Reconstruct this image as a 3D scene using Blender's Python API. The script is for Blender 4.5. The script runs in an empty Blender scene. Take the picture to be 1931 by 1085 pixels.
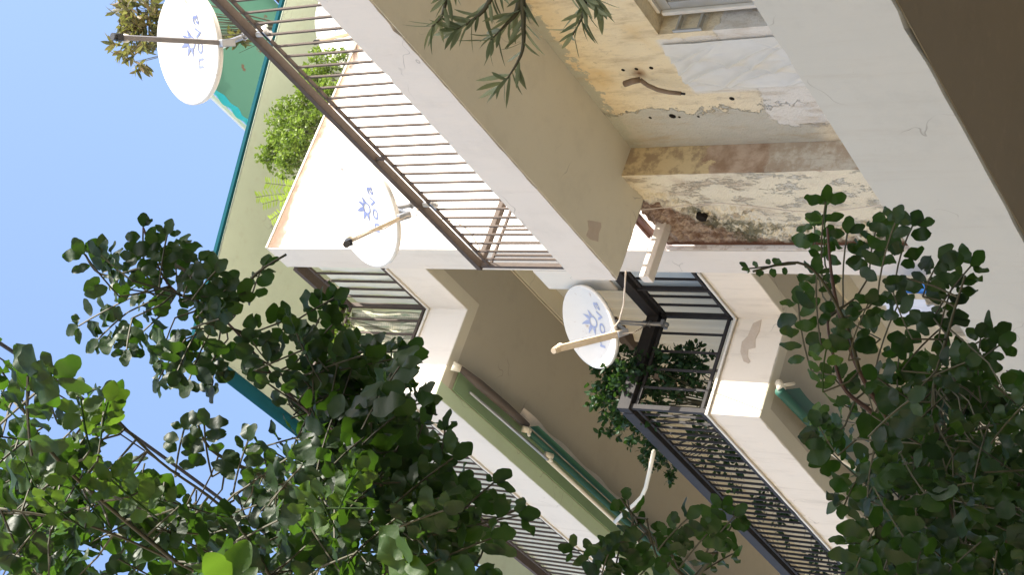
import bpy, bmesh, math, random
from mathutils import Vector, Matrix, noise as mnoise
R=random.Random(7)
PI=math.pi
col=bpy.context.scene.collection
scene=bpy.context.scene
# ------------------------------------------------------------ camera, world, sun, exposure
EYE=1.6                                   # camera height; points below are given relative to the eye
FPX,YAW,PITCH,ROLL=3246.75,0.525656,0.630390,-0.021621
CX,CY=965.5,542.5
def cam_axes():
    f=Vector((math.sin(YAW)*math.cos(PITCH),math.cos(YAW)*math.cos(PITCH),math.sin(PITCH)))
    rt=Vector((math.cos(YAW),-math.sin(YAW),0)); up=rt.cross(f)
    c,s=math.cos(ROLL),math.sin(ROLL)
    return f,-(c*up+s*rt),-(c*rt-s*up)
F_,X_,D_=cam_axes()
cd=bpy.data.cameras.new('camera'); cam=bpy.data.objects.new('camera',cd); col.objects.link(cam)
cd.sensor_width=36; cd.lens=36*FPX/1931; cd.clip_start=0.05; cd.clip_end=2000
m=Matrix(((X_.x,-D_.x,-F_.x,0),(X_.y,-D_.y,-F_.y,0),(X_.z,-D_.z,-F_.z,EYE),(0,0,0,1)))
cam.matrix_world=m
scene.camera=cam
SUN_EL=math.radians(47); SUN_AZ=math.atan2(0.475,-0.88)      # clockwise from +Y
w=bpy.data.worlds.new('World'); scene.world=w; w.use_nodes=True
nt=w.node_tree; bg=nt.nodes['Background']; sky=nt.nodes.new('ShaderNodeTexSky')
sky.sky_type='NISHITA'; sky.sun_disc=False; sky.sun_elevation=SUN_EL; sky.sun_rotation=SUN_AZ
sky.altitude=50; sky.air_density=1.0; sky.dust_density=2.2; sky.ozone_density=1.2
nt.links.new(sky.outputs[0],bg.inputs[0]); bg.inputs[1].default_value=0.145
sd=bpy.data.lights.new('sun','SUN'); sd.energy=4.6; sd.angle=math.radians(0.5); sd.color=(1,0.94,0.84)
so=bpy.data.objects.new('sun',sd); col.objects.link(so); so.location=(5,-5,20)
sv=Vector((math.sin(SUN_AZ)*math.cos(SUN_EL),math.cos(SUN_AZ)*math.cos(SUN_EL),math.sin(SUN_EL)))
so.rotation_euler=sv.to_track_quat('Z','Y').to_euler()
scene.view_settings.view_transform='Standard'; scene.view_settings.look='None'
scene.view_settings.exposure=1.6; scene.view_settings.gamma=1
scene.cycles.max_bounces=8; scene.cycles.diffuse_bounces=5; scene.cycles.transparent_max_bounces=8

def ray(px,py): return F_+X_*((px-CX)/FPX)+D_*((py-CY)/FPX)
def pd(px,py,depth): return ray(px,py)*depth
def onx(px,py,x): d=ray(px,py); return d*(x/d.x)
def ony(px,py,y): d=ray(px,py); return d*(y/d.y)
def onz(px,py,z): d=ray(px,py); return d*(z/d.z)

# ------------------------------------------------------------ materials
class NT:
    def __init__(s,name):
        s.m=bpy.data.materials.new(name); s.m.use_nodes=True; s.t=s.m.node_tree; s.b=s.t.nodes['Principled BSDF']
        s.pos=None
    def n(s,k,**kw):
        o=s.t.nodes.new('ShaderNode'+k)
        for a,b in kw.items(): setattr(o,a,b)
        return o
    def put(s,sock,v):
        if isinstance(v,bpy.types.NodeSocket): s.t.links.new(v,sock)
        elif isinstance(v,(tuple,list)): sock.default_value=tuple(v)+((1,) if len(sock.default_value)==4 and len(v)==3 else ())
        else: sock.default_value=v
    def P(s):
        if s.pos is None:
            g=s.n('NewGeometry'); a=s.n('VectorMath',operation='ADD'); s.put(a.inputs[0],g.outputs['Position']); a.inputs[1].default_value=(0,0,-EYE); s.pos=a.outputs[0]
        return s.pos
    def xyz(s):
        q=s.n('SeparateXYZ'); s.put(q.inputs[0],s.P()); return q.outputs
    def noise(s,scale,detail=4,rough=.55,stretch=None,off=0):
        mp=s.n('Mapping'); s.put(mp.inputs[0],s.P()); mp.inputs['Scale'].default_value=stretch or (1,1,1); mp.inputs['Location'].default_value=(off,off*.7,off*1.3)
        q=s.n('TexNoise'); s.put(q.inputs['Vector'],mp.outputs[0]); q.inputs['Scale'].default_value=scale; q.inputs['Detail'].default_value=detail; q.inputs['Roughness'].default_value=rough
        return q.outputs[0]
    def mt(s,op,a,b=0.0):
        q=s.n('Math',operation=op); s.put(q.inputs[0],a); s.put(q.inputs[1],b); return q.outputs[0]
    def ramp(s,v,lo,hi,a=0.0,b=1.0):
        q=s.n('MapRange',interpolation_type='SMOOTHSTEP'); s.put(q.inputs[0],v)
        for i,x in enumerate((lo,hi,a,b)): s.put(q.inputs[i+1],x)
        return q.outputs[0]
    def mix(s,f,a,b,blend='MIX'):
        q=s.n('Mix',data_type='RGBA',blend_type=blend); s.put(q.inputs[0],f); s.put(q.inputs[6],a); s.put(q.inputs[7],b); return q.outputs[2]
    def bump(s,h,st=.3,dist=.01):
        q=s.n('Bump'); s.put(q.inputs['Height'],h); q.inputs['Strength'].default_value=st; q.inputs['Distance'].default_value=dist
        s.put(s.b.inputs['Normal'],q.outputs[0])
    def base(s,c,rough=.8,metal=0,spec=None):
        s.put(s.b.inputs['Base Color'],c); s.put(s.b.inputs['Roughness'],rough); s.b.inputs['Metallic'].default_value=metal
        if spec is not None: s.b.inputs['Specular IOR Level'].default_value=spec
MAT={}
def simple(name,c,rough=.6,metal=0,var=.15,scale=6,bs=60,bst=.15,dark=None,dk=.6,stretch=None,spec=None):
    q=NT(name); a=tuple(x*(1-var) for x in c); b=tuple(min(1,x*(1+var)) for x in c)
    cc=q.mix(q.noise(scale,5,stretch=stretch),a,b)
    if dark: cc=q.mix(q.ramp(q.noise(scale*2.3,8,.7,off=3),dk,dk+.12),cc,dark)
    q.base(cc,rough,metal,spec); q.bump(q.noise(bs,4),bst,.004); MAT[name]=q.m; return q
def paint(name,c,stain=(.36,.30,.22),amt=.5,edge=None,var=.05):
    """weathered wall paint: faint mottling, run marks, hairline cracks"""
    q=NT(name); X,Y,Z=q.xyz()
    cc=q.mix(q.noise(1.3,5),tuple(x*(1-var) for x in c),tuple(min(.95,x*(1+var)) for x in c))
    cc=q.mix(q.mt('MULTIPLY',q.ramp(q.noise(7,7,.7,stretch=(1,1,.12),off=5),.50,.78),amt*.55),cc,stain)
    cc=q.mix(q.mt('MULTIPLY',q.ramp(q.noise(2.2,8,.7,off=15),.50,.66),.22),cc,tuple(x*.78 for x in c))
    v=q.n('TexVoronoi',feature='DISTANCE_TO_EDGE'); wr=q.n('VectorMath',operation='ADD')
    nz=q.n('TexNoise'); q.put(nz.inputs['Vector'],q.P()); nz.inputs['Scale'].default_value=2.5; q.put(wr.inputs[0],q.P()); q.put(wr.inputs[1],nz.outputs['Color']); q.put(v.inputs['Vector'],wr.outputs[0]); v.inputs['Scale'].default_value=.55
    crack=q.mt('MULTIPLY',q.ramp(v.outputs['Distance'],.004,.0,0,1),q.ramp(q.noise(1.7,2,off=9),.52,.6))
    cc=q.mix(q.mt('MULTIPLY',crack,.55),cc,(.2,.18,.15))
    spk=q.ramp(q.noise(26,3,.5,off=2),.72,.76); cc=q.mix(q.mt('MULTIPLY',spk,.25),cc,stain)
    if edge:                                   # dirt gathered along an edge at a given height
        for (lo,hi,colr,st) in edge:
            k=q.ramp(q.mt('ADD',Z,q.mt('MULTIPLY',q.noise(9,6,.7,off=4),.12)),lo,hi)
            cc=q.mix(q.mt('MULTIPLY',k,st),cc,colr)
    if name=='party_wall_paint':               # moss and grime creeping down from the coping, worst at the corner
        cor=q.mt('MULTIPLY',q.ramp(X,7.6,6.75),.16)
        k=q.ramp(q.mt('ADD',q.mt('ADD',Z,cor),q.mt('MULTIPLY',q.noise(5,8,.72,off=80),.42)),12.55,12.66)
        cc=q.mix(q.mt('MULTIPLY',k,.9),cc,q.mix(q.noise(20,6,.7,off=83),(.07,.045,.03),(.26,.17,.11)))
        k=q.mt('MULTIPLY',q.ramp(X,6.86,6.73),q.ramp(q.noise(7,7,.7,off=85),.5,.62)); cc=q.mix(q.mt('MULTIPLY',k,.5),cc,(.34,.22,.14))
    q.base(cc,.85,0,.25); q.bump(q.mt('ADD',q.noise(70,5,.6),q.mt('MULTIPLY',q.noise(7,3),2.0)),.25,.004)
    MAT[name]=q.m; return q
paint('white_paint',(.68,.63,.555))
paint('ochre_paint',(.72,.56,.36))
paint('cream_paint',(.68,.64,.56),amt=.7)
paint('fascia_paint',(.70,.635,.545),amt=.35)
paint('lower_fascia',(.51,.505,.44),amt=.4)
paint('warm_fascia',(.76,.68,.56),amt=.8,edge=[(7.54,7.62,(.36,.26,.13),.75)])
paint('upper_fascia',(.72,.665,.58),amt=.5,edge=[(11.15,11.2,(.5,.36,.16),.6)])
paint('soffit_paint',(.67,.62,.475),amt=.2)
paint('soffit_band',(.58,.54,.42),amt=.2)
paint('soffit_taupe',(.42,.38,.29),amt=.4)
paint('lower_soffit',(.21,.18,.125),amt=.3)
paint('sage_paint',(.50,.60,.40),amt=.3)
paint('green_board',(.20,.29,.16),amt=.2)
paint('roof_soffit',(.46,.51,.40),amt=.5)
paint('grey_wall',(.52,.53,.51),amt=.3)
paint('party_wall_paint',(.80,.74,.68),amt=.3,edge=[(12.36,12.47,(.16,.09,.05),.92),(12.22,12.52,(.40,.28,.19),.7)])
simple('iron_brown',(.085,.066,.054),.75,.1,.3,20,dark=(.17,.095,.06),dk=.62,spec=.2)
simple('iron_black',(.030,.027,.026),.7,.1,.3,15,dark=(.10,.06,.04),dk=.64,spec=.25)
simple('galvanised',(.38,.38,.38),.4,.7,.15,25)
simple('dish_paint',(.70,.67,.60),.6,0,.06,5,dark=(.40,.29,.19),dk=.60,stretch=(1,1,.5))
simple('arm_tape',(.50,.40,.27),.7,0,.3,18)
simple('arm_grey',(.20,.18,.17),.5,.3,.2,12)
simple('logo_blue',(.15,.18,.32),.5,0,.2,12)
simple('logo_faded',(.34,.38,.52),.5,0,.2,12)
simple('plastic_black',(.02,.02,.02),.4)
simple('plastic_cream',(.66,.60,.46),.5,0,.1)
simple('teal_metal',(.008,.055,.07),.95,0,.2,5,spec=.05)
simple('hole_dark',(.02,.017,.014),1,spec=0)
simple('teal_cloth',(.02,.36,.36),.7,0,.15,8)
simple('green_roll',(.016,.085,.055),.6,0,.25,8,stretch=(1,.1,1))
simple('dark_roll',(.085,.065,.05),.7,0,.3,10)
simple('valance_beige',(.72,.62,.50),.85,0,.15,25)
simple('pipe_brown',(.17,.115,.07),.6,0,.35,14)
simple('cable_dark',(.02,.022,.03),.6)
simple('cable_pale',(.55,.46,.36),.6)
simple('bark',(.13,.085,.055),.85,0,.35,20,30,.6)
simple('twig',(.05,.047,.02),.7,0,.3,20)
simple('twig_red',(.06,.03,.02),.7,0,.3,20)
simple('wood_slat',(.16,.07,.04),.6,0,.35,12)
simple('blue_cloth',(.05,.22,.60),.8,0,.2)
simple('lit_wall_sheet',(.62,.66,.74),.8,0,.06)
simple('alu_frame',(.36,.35,.31),.4,.3,.08)
simple('alu_white',(.62,.60,.54),.5,0,.08)
simple('red_plastic',(.42,.06,.03),.5)
simple('pot_clay',(.35,.14,.07),.8)
simple('asphalt',(.055,.055,.055),.9,0,.2,4)
simple('pavement',(.36,.34,.30),.85,0,.12,2)
simple('fern_leaf',(.28,.40,.05),.5,0,.3,9)
def foliage(name,dark,light,trans,tfac=.35,rough=.5,spec=.28):
    q=NT(name); g=q.n('NewGeometry'); r=g.outputs['Random Per Island']
    c=q.mix(r,dark,light); c=q.mix(q.mt('MULTIPLY',q.noise(55,3),.5),c,tuple(x*.6 for x in dark))
    q.base(c,rough,0,spec); q.bump(q.noise(90,3),.3,.003)
    t=q.n('BsdfTranslucent'); q.put(t.inputs[0],q.mix(r,tuple(x*.6 for x in trans),trans)); mx=q.n('MixShader'); mx.inputs[0].default_value=tfac
    q.put(mx.inputs[1],q.b.outputs[0]); q.put(mx.inputs[2],t.outputs[0]); q.put(q.t.nodes['Material Output'].inputs[0],mx.outputs[0])
    MAT[name]=q.m
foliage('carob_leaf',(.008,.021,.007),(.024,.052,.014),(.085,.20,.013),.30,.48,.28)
foliage('sunlit_leaf',(.025,.055,.010),(.05,.10,.018),(.16,.30,.02),.36,.55,.25)  # brighter copy of carob_leaf, sunlight painted into the leaf colour
foliage('olive_leaf',(.16,.19,.10),(.33,.36,.23),(.22,.28,.08),.2,.5)
foliage('shrub_leaf',(.04,.08,.012),(.30,.38,.08),(.25,.40,.04),.3,.5,.4)
foliage('climber_leaf',(.012,.035,.012),(.03,.075,.025),(.08,.18,.02),.22)
foliage('mango_leaf',(.05,.055,.025),(.22,.14,.07),(.28,.30,.06),.25)

def wall_material():
    q=NT('peeling_yellow'); X,Y,Z=q.xyz()
    ns=q.noise(2.6,7,.68); nb=q.noise(7,8,.7,off=7); streak=q.noise(6,7,.7,stretch=(1,1.6,.35),off=3)
    yel=q.mix(q.noise(1.1,4,off=1),(.74,.62,.38),(.70,.62,.46))
    yel=q.mix(q.mt('MULTIPLY',q.ramp(q.noise(2,4,off=12),.5,.8),.7),yel,(.60,.42,.18))
    cream=(.70,.62,.46); grey=q.mix(nb,(.40,.39,.32),(.54,.51,.43)); white=q.mix(nb,(.58,.56,.50),(.72,.69,.63))
    c=q.mix(q.ramp(Z,6.7,6.0),yel,cream)
    # grey render showing beside the column
    k1=q.ramp(q.mt('ADD',q.mt('ADD',Y,q.mt('MULTIPLY',ns,.75)),q.mt('MULTIPLY',q.mt('SUBTRACT',nb,.5),.10)),9.66,9.68)
    k1=q.mt('MULTIPLY',k1,q.ramp(q.mt('ADD',Z,q.mt('MULTIPLY',ns,.4)),5.9,6.1))
    c=q.mix(k1,c,grey)
    # grey scrape right under the slab
    k2=q.ramp(q.mt('ADD',Z,q.mt('MULTIPLY',nb,.5)),7.70,7.72)
    c=q.mix(k2,c,(.42,.42,.34))
    # white filler low down
    k3=q.mt('MULTIPLY',q.ramp(q.mt('ADD',Z,q.mt('MULTIPLY',ns,.35)),6.32,6.29),q.ramp(q.mt('ADD',Y,q.mt('MULTIPLY',nb,.3)),9.72,9.69))
    c=q.mix(k3,c,white)
    k3b=q.mt('MULTIPLY',q.ramp(q.mt('ADD',Y,q.mt('MULTIPLY',nb,.12)),8.48,8.5),q.mt('MULTIPLY',q.ramp(Y,9.12,9.08),q.ramp(Z,6.66,6.60)))
    c=q.mix(q.mt('MULTIPLY',k3b,.9),c,white)
    sm=q.mt('MULTIPLY',q.ramp(streak,.48,.7),.55); c=q.mix(sm,c,(.38,.29,.18))
    # damp brown halo round the old pipe
    d=q.n('VectorMath',operation='DISTANCE'); q.put(d.inputs[0],q.P()); d.inputs[1].default_value=(7.02,8.80,6.97)
    c=q.mix(q.ramp(q.mt('ADD',d.outputs['Value'],q.mt('MULTIPLY',nb,.10)),.14,.05),c,(.25,.12,.05))
    mv=q.ramp(q.noise(12,6,.7,off=20),.60,.70); c=q.mix(q.mt('MULTIPLY',mv,.4),c,(.3,.26,.19))
    sc=q.ramp(q.noise(9,9,.8,stretch=(1,2.2,.8),off=60),.57,.62); c=q.mix(q.mt('MULTIPLY',sc,.45),c,(.45,.38,.28))
    q.base(c,.9,0,.2); h=q.mt('ADD',q.mt('MULTIPLY',k1,-1.5),q.mt('ADD',q.mt('MULTIPLY',k3,-.8),q.noise(45,6,.65))); q.bump(h,.9,.014); MAT['peeling_yellow']=q.m
    # side of the column
    q=NT('column_side'); X,Y,Z=q.xyz(); nb=q.noise(6,8,.7,off=30)
    c=q.mix(q.ramp(q.noise(5,6,.65),.35,.65),(.30,.20,.13),(.50,.38,.28))
    c=q.mix(q.ramp(q.mt('ADD',Z,q.mt('MULTIPLY',nb,.5)),7.05,7.07),c,q.mix(q.ramp(nb,.4,.55),(.36,.27,.17),(.60,.48,.28)))
    c=q.mix(q.ramp(q.mt('ADD',Z,q.mt('MULTIPLY',nb,.35)),6.45,6.42),c,q.mix(q.ramp(nb,.4,.62),(.42,.33,.24),(.58,.53,.43)))
    c=q.mix(q.mt('MULTIPLY',q.ramp(q.noise(9,7,.7,stretch=(1,1,.3),off=33),.55,.68),.5),c,(.24,.14,.08))
    q.base(c,.9,0,.2); q.bump(q.mt('ADD',nb,q.noise(50,5)),.5,.006); MAT['column_side']=q.m
    # street face of the column: cream scraps over brown, rubble and mould towards the party wall
    q=NT('flaking_render'); X,Y,Z=q.xyz(); nb=q.noise(5,9,.72,stretch=(1,1.6,.7),off=40); nf=q.noise(24,8,.75,off=44)
    scr=q.ramp(nb,.41,.47); lowk=q.ramp(Z,6.9,5.9)
    brown=q.mix(nf,(.47,.39,.28),(.58,.50,.38)); cream=q.mix(nf,(.63,.56,.41),(.71,.65,.50))
    brown=q.mix(lowk,brown,(.56,.53,.44))
    c=q.mix(scr,brown,cream)
    c=q.mix(q.mt('MULTIPLY',q.ramp(q.noise(3,6,.6,off=47),.48,.70),.6),c,(.44,.35,.25))
    e=q.mt('ADD',Y,q.mt('ADD',q.mt('MULTIPLY',q.mt('SUBTRACT',nb,.5),.5),q.mt('MULTIPLY',q.ramp(Z,6.6,7.7),.62)))
    rub=q.ramp(e,10.78,10.86)
    rubc=q.mix(q.ramp(q.noise(11,7,.75,stretch=(1,1.4,.7),off=71),.38,.62),(.20,.12,.075),(.50,.38,.27)); rubc=q.mix(q.mt('MULTIPLY',q.ramp(nf,.5,.7),.6),rubc,(.12,.07,.045))
    c=q.mix(rub,c,rubc)
    mould=q.mt('MULTIPLY',q.mt('MULTIPLY',q.ramp(e,10.52,10.64),q.ramp(e,10.95,10.84)),q.mt('MULTIPLY',q.ramp(q.noise(6,6,.7,off=50),.46,.56),q.ramp(Z,7.35,7.15)))
    c=q.mix(q.mt('MULTIPLY',mould,.85),c,(.10,.095,.05))
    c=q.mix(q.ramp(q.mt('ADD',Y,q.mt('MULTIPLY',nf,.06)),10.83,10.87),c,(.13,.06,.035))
    q.base(c,.92,0,.15)
    h=q.mt('ADD',q.mt('MULTIPLY',rub,q.mt('MULTIPLY',nf,4)),q.mt('ADD',scr,q.noise(60,4))); q.bump(h,.8,.012); MAT['flaking_render']=q.m
wall_material()
def screen_mats():
    q=NT('reed_screen'); X,Y,Z=q.xyz()
    wv=q.noise(5,5,.6,stretch=(9,9,.35)); fine=q.noise(30,4,.6,stretch=(1,1,.4),off=3)
    c=q.mix(q.ramp(wv,.38,.62),(.22,.22,.14),(.74,.68,.50)); c=q.mix(q.ramp(fine,.5,.7),c,(.30,.36,.22))
    w1=q.n('TexWave',wave_type='BANDS',bands_direction='Z'); q.put(w1.inputs['Vector'],q.P()); w1.inputs['Scale'].default_value=14; w1.inputs['Distortion'].default_value=2
    c=q.mix(q.mt('MULTIPLY',w1.outputs[1],.35),c,(.12,.13,.10))
    q.base(c,.85); q.bump(wv,.6,.02); MAT['reed_screen']=q.m
    q=NT('net_screen'); X,Y,Z=q.xyz()
    c=q.mix(q.noise(7,5,.6,stretch=(1,1,.4)),(.55,.57,.47),(.86,.85,.74)); q.base(c,.85); q.bump(q.noise(60,3),.4,.005); MAT['net_screen']=q.m
    q=NT('corrugated'); c=q.mix(q.noise(6,5,.6,stretch=(1,8,.3)),(.44,.38,.28),(.60,.53,.41)); q.base(c,.7); MAT['corrugated']=q.m
    q=NT('floral_awning'); v=q.n('TexVoronoi'); q.put(v.inputs['Vector'],q.P()); v.inputs['Scale'].default_value=3.2
    k=q.mt('MULTIPLY',q.ramp(v.outputs['Distance'],.22,.12),q.ramp(q.noise(22,4,.7),.47,.53))
    c=q.mix(k,(.07,.17,.12),(.12,.05,.03)); q.base(c,.8)
    t=q.n('BsdfTranslucent'); q.put(t.inputs[0],c); mx=q.n('MixShader'); mx.inputs[0].default_value=.15
    q.put(mx.inputs[1],q.b.outputs[0]); q.put(mx.inputs[2],t.outputs[0]); q.put(q.t.nodes['Material Output'].inputs[0],mx.outputs[0]); MAT['floral_awning']=q.m
    q=NT('plastic_sheet'); c=q.mix(q.noise(9,5,.6),(.58,.56,.49),(.66,.64,.57)); q.base(c,.35,0,.5); q.b.inputs['Alpha'].default_value=.93
    q.bump(q.noise(12,5,.6,stretch=(1,1,.3)),.3,.01); MAT['plastic_sheet']=q.m
    q=NT('plaster_scar'); c=q.mix(q.noise(14,5,.6),(.46,.36,.27),(.58,.50,.40)); q.base(c,.9); q.bump(q.noise(40,5),.5,.006); MAT['plaster_scar']=q.m
screen_mats()

# ------------------------------------------------------------ mesh helpers
class MB:
    def __init__(s): s.v=[]; s.f=[]
    def add(s,vs,fs):
        o=len(s.v); s.v+= [tuple(p) for p in vs]; s.f+=[tuple(i+o for i in f) for f in fs]; return s
    def box(s,x0,x1,y0,y1,z0,z1):
        return s.add([(x,y,z) for x in(x0,x1) for y in(y0,y1) for z in(z0,z1)],[(0,1,3,2),(4,6,7,5),(0,4,5,1),(2,3,7,6),(0,2,6,4),(1,5,7,3)])
    def bar(s,a,b,w,h,up=(0,0,1)):
        a,b=Vector(a),Vector(b); d=(b-a).normalized(); u=Vector(up)
        if abs(d.dot(u))>.99: u=Vector((1,0,0))
        r=d.cross(u).normalized(); u=r.cross(d)
        vs=[p+r*(i*w/2)+u*(j*h/2) for p in(a,b) for i,j in((-1,-1),(1,-1),(1,1),(-1,1))]
        return s.add(vs,[(3,2,1,0),(4,5,6,7),(0,1,5,4),(1,2,6,5),(2,3,7,6),(3,0,4,7)])
    def tube(s,pts,r,n=8,cap=True):
        pts=[Vector(p) for p in pts]; rs=r if isinstance(r,(list,tuple)) else [r]*len(pts)
        vs=[];fs=[]; u=None
        for i,p in enumerate(pts):
            d=(pts[min(i+1,len(pts)-1)]-pts[max(i-1,0)]).normalized()
            if u is None: u=d.orthogonal().normalized()
            else:
                u=(u-d*u.dot(d)); u=u.normalized() if u.length>1e-6 else d.orthogonal().normalized()
            v=d.cross(u)
            vs+=[p+(u*math.cos(2*PI*k/n)+v*math.sin(2*PI*k/n))*rs[i] for k in range(n)]
        for i in range(len(pts)-1):
            for k in range(n):
                a=i*n+k;b=i*n+(k+1)%n; fs.append((a,b,b+n,a+n))
        if cap: fs+= [tuple(range(n-1,-1,-1)),tuple(range(len(vs)-n,len(vs)))]
        return s.add(vs,fs)
    def sheet(s,fn,nu,nv):
        vs=[fn(i/nu,j/nv) for i in range(nu+1) for j in range(nv+1)]
        fs=[(i*(nv+1)+j,(i+1)*(nv+1)+j,(i+1)*(nv+1)+j+1,i*(nv+1)+j+1) for i in range(nu) for j in range(nv)]
        return s.add(vs,fs)
    def prism(s,pts,z0,z1,step=.14,jit=0.0,rr=None):
        """plan polygon (counter-clockwise) extruded in z with worn, slightly uneven edges"""
        rr=rr or R; P=[]
        n=len(pts)
        for i in range(n):
            a=Vector(pts[i]+(0,));b=Vector(pts[(i+1)%n]+(0,)); L=(b-a).length
            k=max(1,int(L/step)) if jit and L<16 else 1
            for t in range(k): P.append(a.lerp(b,t/k))
        m_=len(P)
        j=lambda:rr.gauss(0,jit)+(rr.uniform(0,4*jit) if rr.random()<.04 else 0) if jit else 0
        vs=[(p.x,p.y,z0+abs(j())) for p in P]+[(p.x+.3*j(),p.y,z1-abs(j())) for p in P]
        fs=[tuple(range(m_-1,-1,-1)),tuple(range(m_,2*m_))]+[(i,(i+1)%m_,m_+(i+1)%m_,m_+i) for i in range(m_)]
        return s.add(vs,fs)
def polyline(pts,n=6):
    pts=[Vector(p) for p in pts]; out=[]
    for i in range(len(pts)-1):
        p0=pts[max(i-1,0)];p1=pts[i];p2=pts[i+1];p3=pts[min(i+2,len(pts)-1)]
        for k in range(n):
            t=k/n; out.append(.5*((2*p1)+(p2-p0)*t+(2*p0-5*p1+4*p2-p3)*t*t+(3*p1-p0-3*p2+p3)*t**3))
    out.append(pts[-1]); return out
def setp(o,label=None,cat=None,group=None,kind=None):
    for k,v in(('label',label),('category',cat),('group',group),('kind',kind)):
        if v: o[k]=v
    return o
def thing(name,base,label,cat,group=None,rot=0):
    o=bpy.data.objects.new(name,None); col.objects.link(o); b=Vector(base); o.location=(b.x,b.y,b.z+EYE); o.rotation_euler=(0,0,rot); o.empty_display_size=.2
    return setp(o,label,cat,group)
def wloc(o):
    v=Vector(o.location)
    while o.parent: o=o.parent; v+=Vector(o.location)
    return v
def part(name,mb,mat,parent=None,smooth=False,bevel=0,label=None,base=None):
    me=bpy.data.meshes.new(name)
    if parent: org=wloc(parent); loc=(0,0,0)
    else:
        b=Vector(base) if base else Vector(mb.v[0]); org=Vector((b.x,b.y,b.z+EYE)); loc=org
    me.from_pydata([(x-org.x,y-org.y,z+EYE-org.z) for x,y,z in mb.v],[],mb.f); me.update()
    bm=bmesh.new(); bm.from_mesh(me); bmesh.ops.recalc_face_normals(bm,faces=bm.faces) if len(mb.f)<4000 and not name in('leaves','crown') else None; bm.to_mesh(me); bm.free()
    me.materials.append(MAT[mat]) if isinstance(mat,str) else me.materials.append(mat)
    if smooth:
        for p in me.polygons: p.use_smooth=True
    o=bpy.data.objects.new(name,me); col.objects.link(o); o.location=loc
    if parent: o.parent=parent
    if bevel: b=o.modifiers.new('bevel','BEVEL'); b.width=bevel; b.segments=2; b.limit_method='ANGLE'
    if label: o['label']=label
    return o
def structure(name,mb,mat): o=part(name,mb,mat); o['kind']='structure'; return o

# ------------------------------------------------------------ ground
G=-EYE
structure('ground',MB().box(-400,400,-400,400,G-.5,G),'pavement')
structure('road',MB().box(-6,3.2,-200,200,G-.05,G+.004),'asphalt')
structure('pavement',MB().box(3.2,6.6,-200,200,G,G+.13),'pavement')

# ------------------------------------------------------------ peeling yellow building (near, right)
b1=thing('peeling_house',(7,4,G),'low building with peeling yellow street wall and a railed roof terrace','building')
wl=MB(); Y0=-3
wl.box(7.02,7.30,Y0,6.7,4.87,7.566).box(7.02,7.30,6.7,8.37,6.58,7.566).box(7.02,7.30,6.7,8.37,4.87,5.0).box(7.02,7.30,8.37,9.776,4.87,7.566)
part('wall',wl,'peeling_yellow',b1)
part('lower_wall',MB().box(8.6,8.8,Y0,10.8,G,4.01),'cream_paint',b1)
part('inner_wall',MB().box(7.9,8.1,Y0,9.776,G,7.56),'cream_paint',b1)
# column between the yellow wall and the party wall; front face uneven
cf=MB()
def colf(u,v):
    y=9.781+u*(10.862-9.781); z=4.87+v*(7.68-4.87)
    k=max(0,min(1,(y-10.35-.25*mnoise.noise((y*3,z*2,0))+.45*max(0,min(1,(z-6.4)/1.2)))/.15))
    d=.035*k*mnoise.noise((y*16,z*16,3))+.02*k*mnoise.noise((y*40,z*40,5))+.006*mnoise.noise((y*6,z*6,1))
    top=.05*mnoise.noise((y*9,0,0)) if v==1 else 0
    f=min(1,(1-u)/.08)
    return (6.75+(d+.03*k)*f+.012*(1-f),y,z+top*f)
cf.sheet(colf,60,160)
part('column_face',cf,'flaking_render',b1)
part('column_side',MB().box(6.752,7.3,9.779,9.80,4.87,7.566),'column_side',b1)
part('column_core',MB().box(6.82,7.6,9.80,10.86,4.87,7.55),'flaking_render',b1)
part('roof_edge',MB().box(7.6,13.4,10.185,10.86,7.0,7.60),'cream_paint',b1)
part('terrace_slab',MB().prism([(6.0,Y0),(13.4,Y0),(13.4,10.17),(6.0,10.19)],7.57,8.0,.07,.005),'fascia_paint',b1)
# soffit skin carries the warm render colour of the underside
part('terrace_soffit',MB().prism([(6.012,Y0),(7.9,Y0),(7.9,10.155),(6.012,10.175)],7.5645,7.5695),'soffit_paint',b1)
bl=[onz(*p,7.5640) for p in((1108,416),(1118,417),(1133,420),(1134,428),(1129,440),(1128,456),(1113,452),(1105,444),(1110,432))]
me=MB(); me.add([(p.x,p.y,7.5625) for p in bl]+[(p.x,p.y,7.566) for p in bl],[tuple(range(9)),tuple(range(17,8,-1))]+[(i,(i+1)%9,9+(i+1)%9,9+i) for i in range(9)])
part('soffit_scar',me,'plaster_scar',b1)
part('lower_slab',MB().prism([(6.0,Y0),(9.0,Y0),(9.0,10.86),(6.71,10.86),(6.71,11.45),(6.0,11.45)],4.02,4.865,.16,.005),'lower_fascia',b1)
part('lower_soffit',MB().prism([(6.03,Y0),(8.98,Y0),(8.98,10.84),(6.70,10.84),(6.70,11.42),(6.03,11.42)],4.0125,4.0185),'lower_soffit',b1)
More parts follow.
